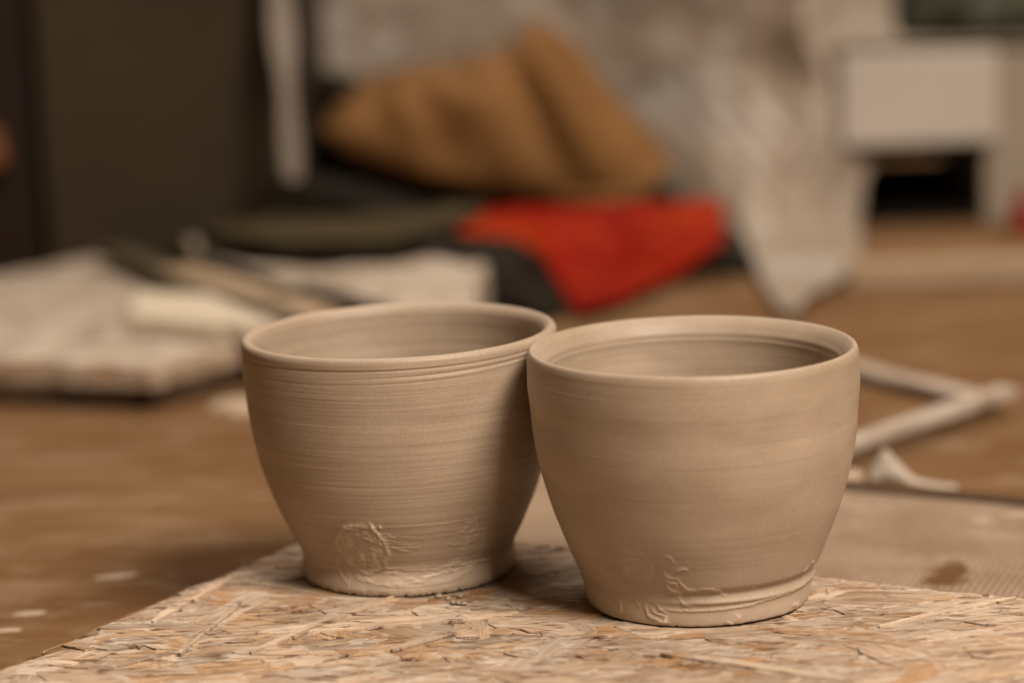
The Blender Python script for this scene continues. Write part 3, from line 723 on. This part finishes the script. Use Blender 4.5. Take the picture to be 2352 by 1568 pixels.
crumple('rubber_mat', [(950,552),(1080,545),(1180,548),(1240,580),(1275,640),(1308,712),(1250,728),(1120,705),(1088,650),(1085,605),(1000,578)],
        DY(0.57), 0.006, M_black, 'curled black rubber piece beside the red plastic', 'rubber piece', 9, 0.003, 12)

# plastic sheet: hangs from above, gathered to a point at its foot
def plastic():
    xs = np.linspace(690, 2060, 120); nv = 90; G = np.zeros((nv, len(xs), 3))
    bot_x = [690,1480,1560,1640,1710,1775,1825,1850,1885,1920,1985,2035,2060]
    bot_y = [520, 480, 480, 470, 540, 610, 690, 712, 710, 670, 650, 620, 600]
    Yx = [690,1300,1560,1750,1850,2060]; Yv = [DY(q) for q in (0.93,0.91,0.87,0.83,0.80,0.84)]
    for i, x in enumerate(xs):
        by = np.interp(x, bot_x, bot_y)
        for j in range(nv):
            t = j/(nv-1); y = -160 + (by+160)*t
            Yb = np.interp(x, Yx, Yv) - 0.10*t**2*min(1, max(0, (x-1400)/350))
            Yb = depth(x, y, Yb)
            gx = x if x < 1500 else 1500 + (x-1500)*(np.interp(y, [-160, 60, 180, 300, 400, 500, 720], [2050, 2050, 2120, 2080, 1985, 1972, 1975])-1500)/560
            p = aty(gx, y, Yb)
            n1 = mnoise.noise(Vector((p.x*11, p.z*9, 2.0))); n2 = mnoise.noise(Vector((p.x*20, p.z*20, 7.0))); n3 = mnoise.noise(Vector((p.x*55, p.z*45, 9.0)))
            w = 0.005*n1 + 0.006*(1-2*abs(n2)) + 0.0035*(1-2*abs(n3))
            w *= 0.6 + 0.4*min(1, max(0, (x-1400)/350))
            G[j, i] = (p.x, p.y - w, p.z)
    me = grid_mesh('plastic_sheet', G); o = link('plastic_sheet', me, None, [M_plastic])
    so_ = o.modifiers.new('thickness', 'SOLIDIFY'); so_.thickness = 0.0006
    tag(o, 'crumpled milky plastic sheet hanging behind the brown bag to a pointed end', 'plastic sheet')
plastic()

# ------------------------------------------------------------------ cabinet, lath, post
def wbox(name, x0, y0, x1, y1, Y, depth, mat, parent=None, bev=0.002):
    a, b = aty(x0, y1, Y), aty(x1, y0, Y)
    c = Vector(((a.x+b.x)/2, Y+depth/2, (a.z+b.z)/2)); s = (abs(b.x-a.x), depth, abs(b.z-a.z))
    o = box(name, c, s, mat, None, bev=bev)
    if parent is not None: o.parent = parent; o.matrix_parent_inverse = Matrix.Translation(-parent.location)
    return o
YC = DY(0.69)
pc = aty(380, 560, YC)
cab = empty('dark_cabinet', (pc.x, YC, 0)); tag(cab, 'tall dark olive cabinet standing at the back of the table at left', 'cabinet')
a, b = aty(92, 300, YC), aty(690, 300, YC)
for nm, c, s in (('door', ((a.x+b.x)/2, YC+.01, 0.30), (b.x-a.x, 0.02, 0.598)), ('carcass', ((a.x+b.x)/2, YC+.145, 0.30), (b.x-a.x-.004, 0.246, 0.598))):
    o = box(nm, c, s, M_dark_cab, None, bev=0.003); o.parent = cab; o.matrix_parent_inverse = Matrix.Translation(-cab.location)
pp = aty(20, 300, DY(0.72))
post = box('timber_post', (pp.x-.02, DY(0.73), 0.30), (0.075, 0.07, 0.598), M_post); tag(post, 'red brown timber post left of the dark cabinet', 'post')
kn = lump('brass_knob', aty(-12, 380, DY(0.685)), .010, .010, .01, M_tin); kn.parent = post; kn.matrix_parent_inverse = Matrix.Translation(-post.location); kn.scale = (1, 1, 2.2)
# lath leaning on the cabinet
l0 = aty(675, 412, DY(0.64)); l1 = aty(634, -140, DY(0.67))
t = (l1-l0); 
def lath():
    v = []; m = 24
    for i in range(m+1):
        f_ = i/m; p = l0 + t*f_; w = 0.0040 + 0.0032*f_ + 0.0012*math.sin(f_*13)
        for dx, dy in ((-w, -.003), (w, -.003), (w, .003), (-w, .003)): v.append((p.x+dx, p.y+dy, p.z))
    f = [(i*4+k, i*4+(k+1) % 4, (i+1)*4+(k+1) % 4, (i+1)*4+k) for i in range(m) for k in range(4)] + [(3, 2, 1, 0), tuple(m*4+k for k in range(4))]
    return link('pale_lath', pyd('pale_lath', v, f), None, [M_lath])
o = lath(); tag(o, 'narrow pale lath leaning against the dark cabinet edge', 'lath')
rest = crumple('dark_bundle', [(560,500),(600,440),(660,400),(760,400),(860,430),(1000,470),(1120,500),(900,520),(700,515)], DY(0.66), 0.02, M_black, 'low black bundle beneath the pale lath', 'bundle', 21, 0.004)

# ------------------------------------------------------------------ white unit at right
YU = DY(0.78)
base_z = 0.0
un = empty('white_box_shelf', aty(2130, 560, YU)); un.location.z = 0; tag(un, 'small white painted shelf box with a dark open compartment', 'shelf box')
def ub(nm, x0, y0, x1, y1, dY, dep, mat): return wbox(nm, x0, y0, x1, y1, YU+dY, dep, mat, un, bev=0.0015)
ub('drawer_front', 1935, 112, 2292, 338, -0.012, 0.012, M_white)
ub('top_panel', 1920, 86, 2420, 108, -0.004, 0.17, M_grey)
ub('side_panel', 1925, 112, 1962, 575, 0.002, 0.165, M_grey)
ub('side_panel', 2262, 108, 2425, 585, 0.003, 0.164, M_grey)
ub('middle_shelf', 1966, 342, 2260, 362, 0.001, 0.16, M_dark_cab)
ub('back_panel', 1966, 366, 2260, 575, 0.155, 0.01, M_black)
fa, fb = aty(1966, 556, YU), aty(2262, 556, YU)
bp = box('bottom_panel', ((fa.x+fb.x)/2, YU+0.078, 0.0025), (fb.x-fa.x, 0.15, 0.004), M_black, None, bev=0.0005); bp.parent = un; bp.matrix_parent_inverse = Matrix.Translation(-un.location)  # floor and back are black to paint the shade inside the compartment
bt = box('wood_batten', (0, 0, 0), (0.42, 0.014, 0.0155), M_batten); p = on(1990, 640, 0.0065); bt.location = (p.x+.20, p.y, 0.0078); bt.rotation_euler = (0, 0, -0.03)
tag(bt, 'straight pale batten lying in front of the white shelf box', 'batten')
crumple('green_pot', [(2048,84),(2060,30),(2100,-30),(2130,-90),(2430,-90),(2430,84),(2200,86)], YU+0.07, 0.05, M_darkgreen, 'dark green lumpy bundle on top of the white shelf box', 'bundle', 31, 0.012, 14)
rk = lump('red_peg', aty(2352, 500, YU-0.06), .007, .007, .014, M_red); rk.location.z = 0; rk.scale = (1, 1, 1.9)
tag(rk, 'small red peg at the right end by the shelf box', 'peg')

# ------------------------------------------------------------------ light
w = bpy.data.worlds.new('World'); scene.world = w; w.use_nodes = True
bg = w.node_tree.nodes['Background']; bg.inputs['Color'].default_value = (1.0, 0.62, 0.33, 1); bg.inputs['Strength'].default_value = 0.085
def area(name, loc, target, size, energy, col, sy=None):
    ld = bpy.data.lights.new(name, 'AREA'); ld.size = size; ld.energy = energy; ld.color = col
    if sy: ld.shape = 'RECTANGLE'; ld.size_y = sy
    o = bpy.data.objects.new(name, ld); COL.objects.link(o); o.location = loc
    o.rotation_euler = (Vector(target)-Vector(loc)).to_track_quat('-Z', 'Y').to_euler(); return o
area('window_light', (0.74, -0.95, 1.40), (0, 0.05, 0.03), 0.68, 52, (1.0, 0.905, 0.80), 0.6)
area('background_fill', (-0.15, 1.0, 1.6), (0, 0.62, 0), 1.0, 6.5, (1.0, 0.89, 0.77)).data.spread = R(95)  # added unseen lamp, spread narrowed to light the background and spare the bowls

scene.render.engine = 'CYCLES'
scene.view_settings.view_transform = 'Standard'; scene.view_settings.look = 'None'; scene.view_settings.exposure = 0
scene.cycles.use_denoising = True
scene.cycles.max_bounces = 6; scene.cycles.diffuse_bounces = 2
